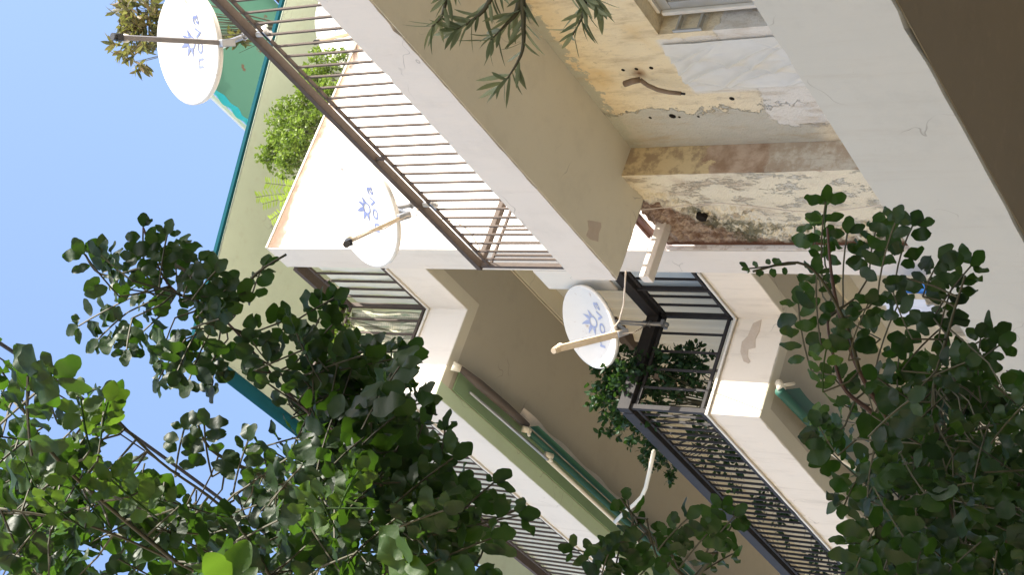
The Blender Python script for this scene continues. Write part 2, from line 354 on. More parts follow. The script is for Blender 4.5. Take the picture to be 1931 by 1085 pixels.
# window
wd=part('window',MB().box(7.16,7.22,6.72,8.27,5.02,5.10).box(7.16,7.22,6.72,8.27,6.46,6.56).box(7.16,7.22,8.19,8.27,5.10,6.46).box(7.16,7.22,6.72,6.80,5.10,6.46),'alu_frame',b1,bevel=.006)
sh=MB()
for k in range(34):
    z=5.11+k*.04; sh.add([(7.185,6.80,z),(7.172,6.80,z+.02),(7.185,6.80,z+.038),(7.185,8.19,z),(7.172,8.19,z+.02),(7.185,8.19,z+.038),(7.20,6.8,z),(7.20,8.19,z)],[(0,3,4,1),(1,4,5,2),(0,6,7,3)])
part('shutter',sh,'alu_frame',wd)
part('window_bead',MB().box(7.13,7.16,8.265,8.30,5.02,6.54).box(7.13,7.16,6.7,8.265,6.545,6.575),'alu_white',wd,bevel=.004)
part('shutter_lock',MB().box(7.00,7.13,8.30,8.34,6.38,6.40).box(7.00,7.13,8.30,8.34,6.20,6.22).box(6.985,7.0,8.30,8.325,6.18,6.42),'alu_frame',b1,bevel=.003)
# holes in the wall
for px,py,r in((1380,186,.022),(1268,219,.03),(1281,221,.012),(1226,222,.014),(1317,220,.012),(1175,132,.016),(1200,130,.016),(1228,128,.018)):
    p=onx(px,py,7.0185); part('drill_hole',MB().tube([(7.0185,p.y,p.z),(7.03,p.y,p.z)],[r,r*.9],9),'hole_dark',b1)
hl=MB(); p=onx(1322,412,6.725); hl.tube([(6.722,p.y,p.z),(6.76,p.y,p.z)],[.045,.05],12)
part('vent_hole',hl,'hole_dark',b1)
# roof terrace railing
rl=part('railing',MB().box(5.985,6.055,Y0,10.04,8.845,8.90).box(6.055,7.9,9.985,10.04,8.845,8.90),'iron_brown',b1,bevel=.006)
r2=MB().box(6.005,6.03,Y0,10.02,8.745,8.765).box(6.03,7.9,10.0,10.02,8.745,8.765); part('lower_rail',r2,'iron_brown',rl)
for k in range(-28,27):
    y=6.575+.128*k
    if y>10.0: break
    b=MB(); lean=R.uniform(-.006,.006)
    b.tube([(6.017,y+lean,8.755),(6.017,y,7.995)],.0115,6); part('baluster',b,'iron_brown',rl)
for k in range(9):
    x=6.12+k*.128; b=MB().tube([(x,10.01,8.755),(x,10.01,7.99)],.0115,6); part('baluster',b,'iron_brown',rl)
for y in(-2.4,.2,3.0,5.45,8.4,10.01):
    part('post_stub',MB().box(6.005,6.03,y-.012,y+.012,8.765,8.85),'iron_brown',rl)
part('railing_post',MB().box(6.0,6.036,9.99,10.026,7.99,8.85),'iron_brown',rl)

# unseen house added across the street to bounce warm light
b0=thing('bounce_block',(-11,4,G),'added ochre house across the street, unseen, bouncing warm light','building')
ow=MB().box(-15,-9.2,-16,34,G,9.5); part('wall',ow,'ochre_paint',b0)
ofr=MB()
for k in range(14):
    for j in range(3): part('window',MB().box(-9.22,-9.17,-14+3.4*k,-12.7+3.4*k,.4+3.1*j,2.0+3.1*j),'alu_frame',b0,bevel=.01)
b9=thing('shade_block',(9,-10,G),'added tall house behind the viewer, unseen, shading the tree','building')
part('wall',MB().box(6.3,14,-20,-4.6,G,14.2),'ochre_paint',b9)  # unseen block, added to keep the sun off the tree
for k in range(4):
    for j in range(4): part('window',MB().box(6.27,6.31,-18.5+3.6*k,-17.2+3.6*k,.6+3.1*j,2.2+3.1*j),'alu_frame',b9,bevel=.01)
# ------------------------------------------------------------ apartment building (taller, behind)
b2=thing('apartment_building',(8,14,G),'tall white apartment building with stepped balconies and sunlit blank side wall','building')
WALLX=7.68
part('side_wall',MB().prism([(6.72,10.87),(14,10.87),(14,11.24),(6.72,11.24)],G,12.43),'party_wall_paint',b2,bevel=.006)
part('wall_coping',MB().prism([(6.71,10.86),(14,10.86),(14,11.25),(6.71,11.25)],12.432,12.455),'cream_paint',b2,bevel=.004)
part('corner_strip',MB().prism([(6.708,10.875),(6.7195,10.875),(6.7195,11.235),(6.708,11.235)],G,12.425),'white_paint',b2)
part('corner_panel',MB().prism([(6.70,11.242),(6.73,11.242),(6.73,11.57),(6.70,11.57)],8.55,9.32),'cream_paint',b2,bevel=.01)
part('facade_wall',MB().prism([(WALLX,11.24),(8.0,11.24),(8.0,24),(WALLX,24)],G,11.1),'grey_wall',b2)
part('penthouse_wall',MB().prism([(8.0,13.3),(14,13.3),(14,24),(8.0,24)],11.1,14.19),'roof_soffit',b2)
def slab(z0,z1,fm):
    poly=[(6.719,11.236),(6.719,12.05),(5.745,12.05),(5.745,24),(7.68,24),(7.68,11.242)][::-1]
    s=part('balcony_slab',MB().prism(poly,z0,z1,.07,.004),fm,b2)
    e=part('floor_edge',MB().prism([(6.70,11.25),(6.70,12.03),(5.725,12.03),(5.725,24),(5.80,24),(5.80,12.10),(6.77,12.10),(6.77,11.25)][::-1],z1+.001,z1+.03,.12,.002),'cream_paint',s)
    return s
su=slab(10.62,11.10,'upper_fascia'); sl=slab(7.035,7.53,'warm_fascia')
for z,a,b,c in((10.62,'soffit_band','soffit_paint','sage_paint'),(7.035,'soffit_band','soffit_taupe','soffit_band')):
    s=su if z>9 else sl
    part('soffit_border',MB().prism([(6.722,11.25),(6.86,11.25),(6.86,12.19),(5.90,12.19),(5.90,12.053),(6.722,12.053)],z-.006,z-.001),a,s)
    part('soffit_border',MB().prism([(5.748,12.053),(5.90,12.053),(5.90,24),(5.748,24)],z-.006,z-.001),c,s)
    part('soffit_field',MB().prism([(6.86,11.25),(7.46,11.25),(7.46,24),(5.90,24),(5.90,12.19),(6.86,12.19)],z-.004,z-.001),'soffit_taupe',s)
    part('soffit_beam',MB().prism([(7.46,11.25),(7.679,11.25),(7.679,24),(7.46,24)],z-.03,z-.001),'soffit_paint',s,bevel=.006)
# scars on the upper/lower slab returns
pp=[ony(*p,12.046) for p in((1436,603),(1432,625),(1424,640),(1424,656),(1411,659),(1409,672),(1415,682),(1411,686),(1402,682),(1396,664),(1399,645),(1410,634),(1420,610))]
n=len(pp); part('plaster_scar',MB().add([(p.x,12.0455,p.z) for p in pp]+[(p.x,12.051,p.z) for p in pp],[tuple(range(n)),tuple(range(2*n-1,n-1,-1))]+[(i,(i+1)%n,n+(i+1)%n,n+i) for i in range(n)]),'plaster_scar',sl)
# top slab: roof edge with teal gutter
part('roof_slab',MB().prism([(6.17,12.02),(10.08,11.2),(14,10.4),(14,24),(6.17,24)],14.2,14.25),'roof_soffit',b2)
gt=MB().bar((6.12,11.99,14.23),(10.08,11.155,14.23),.04,.05).bar((10.08,11.155,14.23),(14,10.35,14.23),.04,.05); part('roof_trim',gt,'teal_metal',b2)
part('gutter',MB().tube([(6.12,12.4,14.25),(6.12,17,14.25)],.085,12),'teal_metal',b2,smooth=True)

# railings of the two balconies
def rail(zf,ztop,name,slabz,mat,wtop,sp_b,sp_o,r=.011,yend=22,hb=None):
    hb=hb or wtop*.5
    m1=MB()
    m1.bar((6.735,11.245,ztop-hb/2),(6.735,12.10,ztop-hb/2),wtop,hb).bar((6.78,12.06,ztop-hb/2-.001),(5.72,12.06,ztop-hb/2-.001),wtop,hb-.002).bar((5.765,12.12,ztop-hb/2),(5.765,yend,ztop-hb/2),wtop,hb)
    o=part(name,m1,mat,b2,bevel=.005)
    m2=MB()
    for z in(ztop-.17,zf+.07):
        m2.bar((6.735,11.245,z),(6.735,12.06,z),.022,.03).bar((6.735,12.065,z),(5.765,12.065,z),.022,.028).bar((5.765,12.07,z),(5.765,yend,z),.022,.03)
    part('lower_rail',m2,mat,o)
    for x,y in((6.735,12.06),(5.765,12.06)): part('corner_post',MB().box(x-.022,x+.022,y-.022,y+.022,zf,ztop-.02),mat,o)
    def bal(x,y): part('baluster',MB().box(x-r,x+r,y-r*.6,y+r*.6,zf+.07,ztop-.17),mat,o)
    y=11.40
    while y<12.0: bal(6.735,y); y+=.155
    x=6.735-sp_b
    while x>5.85: bal(x,12.065); x-=sp_b
    y=12.07+sp_o; c=0
    while y<yend and c<68: bal(5.765,y); y+=sp_o; c+=1
    return o
ru=rail(11.12,12.36,'upper_railing',11.12,'iron_brown',.12,.16,.14,yend=21)
rlw=rail(7.55,8.47,'lower_railing',7.55,'iron_black',.09,.19,.125,yend=20.5,hb=.13)
part('railing_post',MB().box(6.71,6.75,11.55,11.58,7.55,8.4),'iron_black',rlw)
# screens tied inside the upper railing
for k,y in enumerate((11.26,11.42,11.575,11.73,11.885)):
    part('net_panel',MB().sheet(lambda u,v,y=y:(6.757+.006*math.sin(9*v+k),y+.012+u*(.125+.008*math.sin(5*v+k)),11.17+v*.93),3,16),'net_screen',ru)
def reed(u,v):
    x=6.70-u*.93; z=11.2+v*.98-.03*math.sin(u*9)
    return (x,12.10+.016*math.sin(x*62+.7*math.sin(z*5))+.03*mnoise.noise((x*4,z*3,0)),z)
part('reed_screen',MB().sheet(reed,110,30),'reed_screen',ru)
def cloth(u,v):
    y=12.12+u*8.6; z=11.16+v*1.02
    return (5.80+.012*math.sin(y*45+math.sin(z*3))+.012*mnoise.noise((y*3,z*2,1)),y,z)
part('cloth_screen',MB().sheet(cloth,420,10),'net_screen',ru)
# corrugated awning cloth behind the lower railing
def corr(u,v):
    y=13.10+u*2.2; z=7.56+v*2.48
    return (7.60+.022*math.sin(y*34),y,z)
part('pleated_curtain',MB().sheet(corr,220,4),'corrugated',b2)
part('curtain_box',MB().box(7.50,7.66,13.05,15.4,10.04,10.16),'iron_brown',b2,bevel=.01)
dr_=part('dark_backing',MB().box(7.63,7.675,14.75,22,7.56,9.9),'dark_roll',b2);  # dark panel added so the deep balcony interior looks shaded
for k in range(5): part('backing_stile',MB().box(7.60,7.63,14.8+1.4*k,14.87+1.4*k,7.56,9.9),'iron_brown',dr_)
part('conduit',MB().tube([(7.44,11.3,10.605),(7.44,20,10.605)],.008,6),'plastic_cream',b2,smooth=True)
# window below the lower balcony
wf=part('window',MB().box(7.62,7.675,12.75,13.95,6.36,6.43).box(7.62,7.675,12.75,13.95,4.9,4.97).box(7.62,7.675,12.75,12.82,4.97,6.36).box(7.62,7.675,13.88,13.95,4.97,6.36).box(7.62,7.67,13.32,13.37,4.97,6.36),'alu_white',b2,bevel=.005)
part('pane',MB().box(7.655,7.66,12.82,13.88,4.97,6.36),'alu_frame',wf)

# ------------------------------------------------------------ loose things on the buildings
o=part('concrete_stub',MB().box(6.24,6.82,10.53,10.63,7.53,7.625),'fascia_paint',bevel=.006,base=(6.5,10.58,7.53)); setp(o,'short pale concrete beam stub sticking out beside the crumbling brown column','beam')
# red clay pipes / debris in the gap
o=part('broken_trim',MB().bar((6.72,10.25,7.70),(6.80,10.80,7.78),.035,.05).bar((6.70,10.24,7.74),(6.76,10.74,7.80),.02,.02),'wood_slat',base=(6.75,10.5,7.70)); setp(o,'strip of broken reddish trim lying in the gap above the crumbling column','trim')
ppt=[onx(1178,158,6.93),onx(1192,153,6.94),onx(1207,150,6.97)]
ps=MB().tube(ppt,[.026,.026,.024],10)
pt=thing('drain_pipe',(7.0,8.85,6.6),'bent brown pipe stub sticking out of the rust-stained yellow wall','pipe')
part('pipe_elbow',ps,'pipe_brown',pt,smooth=True)
part('pipe_tail',MB().tube([onx(*p,x) for p,x in(((1207,150),6.97),((1222,161),6.95),((1240,169),6.94),((1262,174),6.93),((1284,176),6.93))],[.017,.018,.018,.017,.016],10),'pipe_brown',pt,smooth=True)
part('pipe_tip',MB().tube([onx(1283,176,6.93),onx(1292,177,6.93)],.009,8),'iron_black',pt)
# taped plastic sheet beside the window
def sheet(u,v):
    y=8.475+u*.575; z=4.95+v*1.65
    f=math.sin(PI*u)**.5*(.035*(1-abs(math.sin(6*(u+.9*v))))**4+.035*(1-abs(math.sin(8*(u-1.1*v))))**4+.03*(1-abs(math.sin(5*u-9*v)))**5+.01*abs(math.sin(5*(u+.9*v)))+.02*abs(mnoise.noise((y*7,z*3,0))))+.012*mnoise.noise((y*14,z*5,4))
    return (7.006-max(0,f)-.002,y,z)
o=part('plastic_sheet',MB().sheet(sheet,70,130),'plastic_sheet',smooth=True,base=(7.0,8.76,4.95)); setp(o,'creased translucent plastic sheet taped over the opening in the peeling yellow wall','plastic sheet')
o=part('wall_cable',MB().tube([onx(*p,6.715) for p in((1206,396),(1290,388),(1360,383),(1420,389),(1500,399),(1560,400),(1660,387))],.0045,6),'cable_pale',base=(6.7,10.2,5)); setp(o,'thin cable running down the flaking cream column','cable')
# pale bent rod on lower balcony
o=part('bent_rod',MB().tube([onx(*p,5.6) for p in((1233,852),(1226,885),(1218,920),(1210,938),(1195,953),(1180,965),(1160,985))],.021,8),'plastic_cream',smooth=True,base=(5.6,12.6,8.3)); setp(o,'pale bent awning rod rising from the black balcony railing','rod')
# hung blue cloth, and a pale sheet standing in for lit white wall
def cl(c,w,h,s):
    return lambda u,v:(c.x+.03*math.sin(u*9+s)+.05*(u-.5),c.y+(u-.5)*w,c.z+(v-.5)*h)
c_=onx(1728,545,6.55); o=part('blue_cloth',MB().sheet(cl(c_,.18,.26,1),14,6),'blue_cloth',smooth=True,base=c_); setp(o,'bright blue cloth hanging below the lower balcony behind the leaves','cloth')
c_=onx(1712,580,6.5); o=part('lit_wall_sheet',MB().sheet(cl(c_,.34,.42,3),14,6),'lit_wall_sheet',smooth=True,base=c_); setp(o,'pale sheet standing in for the lit white wall behind the leaves','cloth')
# brown slatted lattice below the slab end
t=thing('slat_screen',(6.2,11.9,3.9),'dark reddish wooden slat screen below the end of the grey slab','screen')
ms=MB()
for k in range(16): ms.bar((6.1,11.5+k*.075,3.9),(6.1,11.75+k*.075,4.72),.02,.035)
part('slats',ms,'wood_slat',t); part('frame',MB().box(6.08,6.13,11.47,13.0,4.72,4.78),'iron_brown',t)

# awnings
aw=thing('rolled_awning',(6.1,12.2,10.3),'rolled green awning with grey arm under the upper balcony','awning')
part('dark_cover',MB().tube([(6.10,12.13,10.52),(6.11,12.5,10.51),(6.12,13.0,10.50),(6.13,13.45,10.50)],[.03,.05,.048,.035],12),'dark_roll',aw,smooth=True)
part('end_bracket',MB().tube([(6.09,12.08,10.57),(6.09,12.14,10.50)],[.05,.035],10),'plastic_cream',aw,smooth=True)
part('fabric_roll',MB().tube([(6.06,13.40,10.46),(6.07,20,10.46)],.034,12),'green_roll',aw,smooth=True)
part('fabric_flap',MB().sheet(lambda u,v:(6.14+.02*v,13.5+u*6.4,10.50-v*.10),40,2),'green_roll',aw)
part('valance',MB().sheet(lambda u,v:(6.15+v*(.11+.012*math.sin(u*55)),13.30+u*6.5,10.53-.03*v+.004*math.sin(u*90)),120,2),'valance_beige',aw)
part('front_bar',MB().tube([(5.99,12.45,10.55),(5.98,13.0,10.50),(5.96,13.9,10.44)],[.014,.018,.018],10),'galvanised',aw,smooth=True)
part('folding_arm',MB().tube([(5.96,13.9,10.44),(5.93,16.2,10.40)],.022,10),'plastic_cream',aw,smooth=True)
for y,z,x in((13.42,10.46,6.05),(13.9,10.44,5.99)):
    part('elbow_joint',MB().tube([(x,y-.05,z+.02),(x+.02,y+.03,z-.03)],[.038,.03],10).tube([(x-.04,y+.02,z-.04),(x+.05,y+.02,z+.02)],.018,8),'plastic_cream',aw,smooth=True)
part('fabric_board',MB().prism([(5.905,12.25),(6.12,12.25),(6.12,20),(5.905,20)],10.59,10.612),'green_board',aw)  # dark green board beside the sage soffit border
a2=thing('rolled_awning',(6.1,12.3,6.7),'rolled dark green awning with white arm under the lower balcony, half behind leaves','awning')
c1=onz(1470,738,6.93); 
part('fabric_roll',MB().tube([c1,onz(1530,800,6.93),onz(1600,872,6.93),onz(1720,990,6.93)],.045,12),'green_roll',a2,smooth=True)
part('fabric_flap',MB().sheet(lambda u,v:tuple(onz(1474+u*120+v*34,736+u*118-v*4+5*math.sin(u*9)*v,6.93-.02*v)),20,3),'green_roll',a2)
part('end_bracket',MB().tube([onz(1468,722,6.98),onz(1474,735,6.92)],[.035,.04],10).tube([onz(1480,727,6.9),onz(1497,724,6.9)],.016,8),'plastic_cream',a2,smooth=True)
part('elbow_joint',MB().tube([onz(1514,818,6.86),onz(1526,826,6.86)],[.03,.028],10).tube([onz(1516,830,6.86),onz(1522,806,6.86)],.016,8),'plastic_cream',a2,smooth=True)
part('folding_arm',MB().tube([onz(1524,825,6.86),onz(1585,866,6.84),onz(1660,915,6.82)],.022,10),'plastic_cream',a2,smooth=True)
# rooftop awning
a3=thing('roof_awning',(9.8,12,14.42),'green flower-patterned awning with scalloped teal valance on the top terrace','awning')
def ra(u,v): return (9.70+u*2.0,11.15+v*1.75,15.8+u*.5)
part('canopy',MB().sheet(ra,4,6),'floral_awning',a3)
part('valance',MB().sheet(lambda u,v:(9.68+.015*math.sin(u*40),11.1+u*1.85,15.83-v*(.13+.03*abs(math.sin(u*13)))),60,2),'teal_cloth',a3)
part('front_bar',MB().bar((9.66,11.1,15.86),(9.66,12.98,15.86),.05,.04),'alu_white',a3)
part('support_arm',MB().tube([(9.75,11.45,15.78),(10.15,11.35,14.6)],.018,8),'alu_white',a3)
part('roller_box',MB().bar((11.75,11.1,16.2),(11.75,13.0,16.2),.12,.12),'iron_brown',a3)
part('post',MB().bar((11.78,11.2,14.42),(11.78,11.2,16.2),.05,.05).bar((11.78,12.9,14.42),(11.78,12.9,16.2),.05,.05),'alu_white',a3)
# little folded awning bar inside the upper terrace
a4=thing('folded_awning',(10,12.9,13.2),'folded teal awning bar on the pale wall behind the terrace railing','awning')
part('bar',MB().bar((10.4,11.6,13.75),(9.9,13.2,13.72),.07,.09),'teal_metal',a4); part('bracket',MB().bar((10.0,13.24,13.9),(10.0,13.24,13.3),.05,.06),'teal_metal',a4)

# ------------------------------------------------------------ satellite dishes
def text_mesh(body,size):
    cu=bpy.data.curves.new('t','FONT'); cu.body=body; cu.size=size; cu.align_x='CENTER'; cu.extrude=0; cu.offset=.004*size; cu.space_character=1.12
    ob=bpy.data.objects.new('t',cu); col.objects.link(ob); dg=bpy.context.evaluated_depsgraph_get(); dg.update()
    me=bpy.data.meshes.new_from_object(ob.evaluated_get(dg)); bpy.data.objects.remove(ob)
    bm=bmesh.new(); bm.from_mesh(me); bmesh.ops.triangulate(bm,faces=bm.faces); bmesh.ops.subdivide_edges(bm,edges=[e for e in bm.edges if e.calc_length()>size*.2],cuts=2)
    v=[tuple(p.co) for p in bm.verts]; bm.verts.index_update(); f=[tuple(q.index for q in g.verts) for g in bm.faces]; bm.free(); return v,f
def logo(size,word=True):
    V=[];Fc=[]
    if word:
        V,Fc=text_mesh('nova',size); V=[(x*1.35,y*1.25-size*1.0,0) for x,y,z in V]
    def addp(p,f):
        o=len(V); V.extend(p); Fc.extend(tuple(i+o for i in g) for g in f)
    r1,r2=size*.27,size*.37; n=28; cy=size*.12
    ring=[(r*math.cos(2*PI*k/n),cy+r*math.sin(2*PI*k/n),0) for r in(r1,r2) for k in range(n)]
    addp(ring,[(k,(k+1)%n,n+(k+1)%n,n+k) for k in range(n)])
    for a,L in((15,.78),(57,.86),(98,1.02),(142,.90),(182,.80)):      # curved flame rays
        a=math.radians(a); w_=.36; pts=[]
        for t in(0,.35,.7,1):
            rr=size*(.35+t*(L-.35)); ww=w_*(1-t)**1.35; sh_=.10*t*t
            pts+= [((rr*math.cos(a-ww+sh_)),cy+rr*math.sin(a-ww+sh_),0),((rr*math.cos(a+ww+sh_)),cy+rr*math.sin(a+ww+sh_),0)]
        addp(pts,[(2*i,2*i+2,2*i+3,2*i+1) for i in range(3)])
    return V,Fc
def dish(c,az,el,r,label,lnb,roll=0,arm='arm_tape',lsize=.20,lcol='logo_blue',loff=(0,0.02),mount=None,depth=.075,wire=True,horn='plastic_black',aw_=.036):
    c=Vector(c); a,e=math.radians(az),math.radians(el)
    n=Vector((math.sin(a)*math.cos(e),math.cos(a)*math.cos(e),math.sin(e))); u=Vector((0,0,1)).cross(n).normalized(); v=n.cross(u)
    if roll: q=Matrix.Rotation(math.radians(roll),3,n); u=q@u; v=q@v
    t=thing('satellite_dish',c-Vector((0,0,r)),label,'satellite dish')
    surf=lambda x,y,o=0.0: c+u*x+v*y+n*(depth*((x/(r*.95))**2+(y/r)**2)-depth+o)
    m1=MB(); N=64; rings=[.0,.08,.16,.24,.32,.4,.48,.56,.64,.72,.80,.88,.95,.985,1.0]
    vs=[];fs=[]
    for k in rings:
        for i in range(N):
            th=2*PI*i/N; vs.append(surf(r*.95*k*math.cos(th),r*k*math.sin(th)))
    for i in range(N): th=2*PI*i/N; vs.append(surf(r*.975*math.cos(th),r*1.025*math.sin(th),-.012))      # rolled lip
    for i in range(N): th=2*PI*i/N; vs.append(surf(r*.965*math.cos(th),r*1.015*math.sin(th),-.04))
    K=len(rings)+2
    for i in range(K-1):
        for j in range(N): fs.append((i*N+j,(i+1)*N+j,(i+1)*N+(j+1)%N,i*N+(j+1)%N))
    m1.add(vs,fs); d=part('reflector',m1,'dish_paint',t,smooth=True)
    so_=d.modifiers.new('s','SOLIDIFY'); so_.thickness=.006; so_.offset=0
    V,Fc=logo(lsize); part('logo',MB().add([surf(x+loff[0],y+loff[1],.007) for x,y,_ in V],Fc),lcol,t)
    # arm from below the rim to the feed
    base=c-v*(r*1.10)-n*.06; L=c+n*lnb[0]+v*lnb[1]+u*lnb[2]; m2=MB().bar(base,L,aw_,aw_*.8,up=n)
    part('feed_arm',m2,arm,t,bevel=.004)
    mount_=Vector(mount) if mount else c-v*r*.75-n*.2
    ax=(c-L).normalized(); hb_=MB().tube([L-ax*.05,L+ax*.01,L+ax*.05,L+ax*.06],[.028,.03,.024,.02],10).bar(L,L+v*-.04,.05,.045); part('feed_horn',hb_,horn,t,smooth=False)
    part('horn_cap',MB().tube([L+ax*.055,L+ax*.085],[.032,.030],12),'plastic_cream',t,smooth=True)
    part('arm_clamp',MB().bar(base-n*.05,base+n*.06,.055,.05,up=v),'galvanised',t,bevel=.004)
    bk=c-n*(depth+.10)-v*r*.25
    part('back_bracket',MB().bar(c-n*(depth+.05)-v*r*.1,bk,.12,.10,up=v).bar(bk,base-n*.03,.05,.04,up=n),'galvanised',t,bevel=.004)
    top=bk+v*.08-n*.03
    pl=MB().tube([top,Vector((bk.x,bk.y,bk.z-.05))-n*.03,mount_+Vector((0,0,.02)),mount_-Vector((0,0,.22))],.021,10); part('mast',pl,'galvanised',t,smooth=True)
    for dz in(-.03,.04): part('u_bolt',MB().tube([mount_+Vector((.03*math.cos(q),.03*math.sin(q),dz)) for q in [k*PI/4 for k in range(9)]],.006,6),'galvanised',t)
    ub=MB()
    ub.bar(mount_-Vector((0,.05,.18)),mount_-Vector((0,-.05,.18)),.05,.03); part('mast_clamp',ub,'galvanised',t)
    if wire:
        w0=L+ax*.02; w1=base
        part('feed_cable',MB().tube([w0-v*.03,w0.lerp(w1,.3)-v*.035+u*.01,w0.lerp(w1,.6)-v*.02-u*.02,w1-v*.03,w1-v*.1-n*.05,mount_+Vector((.03,.05,.02))],.005,6),'cable_pale',t,smooth=True)
    return t
dish((5.92,6.767,9.454),220,14,.44,'cream satellite dish against the sky with a long dark feed arm',(.60,-.10,.10),arm='arm_grey',mount=(6.03,6.83,8.93),wire=False,loff=(.03,.03),lsize=.145)
dish((5.898,8.996,9.363),228,18,.477,'sunlit satellite dish in front of the white side wall, clamped to the brown terrace railing',(.52,-.56,-.06),mount=(6.03,9.08,8.93),loff=(.02,.045),lsize=.145)
dish((6.363,11.674,8.811),228,22,.411,'shaded satellite dish with sunlit lower rim, beside the black railing of the lower balcony',(.52,-.22,-.02),mount=(6.6,12.0,8.42),lcol='logo_faded',loff=(.02,.03),lsize=.165,depth=.10,horn='arm_tape',aw_=.06)
p4=onx(630,62,9.6)
dish(p4,228,20,.42,'far satellite dish on the upper terrace seen through the railing bars',(.5,-.5,.0),mount=(p4.x+.1,p4.y+.1,p4.z-.5),lcol='logo_faded',lsize=.15)
o=part('dish_lead',MB().tube([onx(*p,6.3) for p in((1180,512),(1178,545),(1176,575),(1168,605),(1150,628),(1110,645),(1060,655))],.007,8),'cable_pale',smooth=True,base=(6.3,11.8,8.6)); setp(o,'pale cable drooping from the concrete stub to the shaded dish','cable')

for pts,lab in (([onx(790,384,6.06),onx(812,398,6.06),onx(826,412,6.05),onx(848,416,6.06),onx(880,432,6.05),onx(905,470,6.06),onx(915,505,6.10)],'thin pale cable looping from the middle dish clamp along the brown terrace rail'),
                ([onx(482,66,6.06),onx(500,92,6.03),onx(540,118,6.07),onx(600,190,6.04),onx(680,268,6.07),onx(790,380,6.05)],'thin pale cable tied along the brown terrace rail between the two dishes')):
    o=part('dish_lead',MB().tube(polyline(pts,4),.005,6),'cable_pale',smooth=True,base=pts[0]); setp(o,lab,'cable','cables on the terrace rail')
# ------------------------------------------------------------ plants
def rnd_dir(rr): 
    while True:
        v=Vector((rr.uniform(-1,1),rr.uniform(-1,1),rr.uniform(-1,1)))
        if .05<v.length<1: return v.normalized()
def leaf(mb,p,d,nrm,L,W,fold=.25,curl=.15,wave=0,rr=R,slim=False):
    big=wave>0
    d=d.normalized(); s=d.cross(nrm)
    if s.length<1e-4: s=d.orthogonal()
    s.normalize(); n=s.cross(d)
    T,Wd=((0,.06,.15,.27,.40,.54,.68,.80,.90,.97,1.0),(.05,.19,.33,.43,.49,.50,.465,.385,.27,.14,.04)) if big else ((0,.14,.34,.58,.80,1.0),(.06,.32,.47,.50,.34,.03))
    vs=[]
    ph=rr.uniform(0,6)
    for t,w_ in zip(T,Wd):
        c=p+d*(L*t)-n*(curl*L*t*t)
        a1=wave*W*math.sin(ph+t*11); a2=wave*W*math.cos(ph+t*9)
        ww=w_*W*(1+(.09*math.sin(ph*2+t*12)+.05*math.sin(ph+t*22) if wave else 0))
        vs+=[c-s*ww+n*(fold*ww+a1),c,c+s*ww+n*(fold*ww+a2)]
    fs=[]
    for i in range(len(T)-1):
        a=i*3; fs+=[(a,a+1,a+4,a+3),(a+1,a+2,a+5,a+4)]
    mb.add(vs,fs)
def inpoly(x,y,P):
    c=False; j=len(P)-1
    for i in range(len(P)):
        if (P[i][1]>y)!=(P[j][1]>y) and x<(P[j][0]-P[i][0])*(y-P[i][1])/(P[j][1]-P[i][1])+P[i][0]: c=not c
        j=i
    return c
def sample(P,rr):
    xs=[p[0] for p in P]; ys=[p[1] for p in P]
    while True:
        x=rr.uniform(min(xs),max(xs)); y=rr.uniform(min(ys),max(ys))
        if inpoly(x,y,P): return x,y
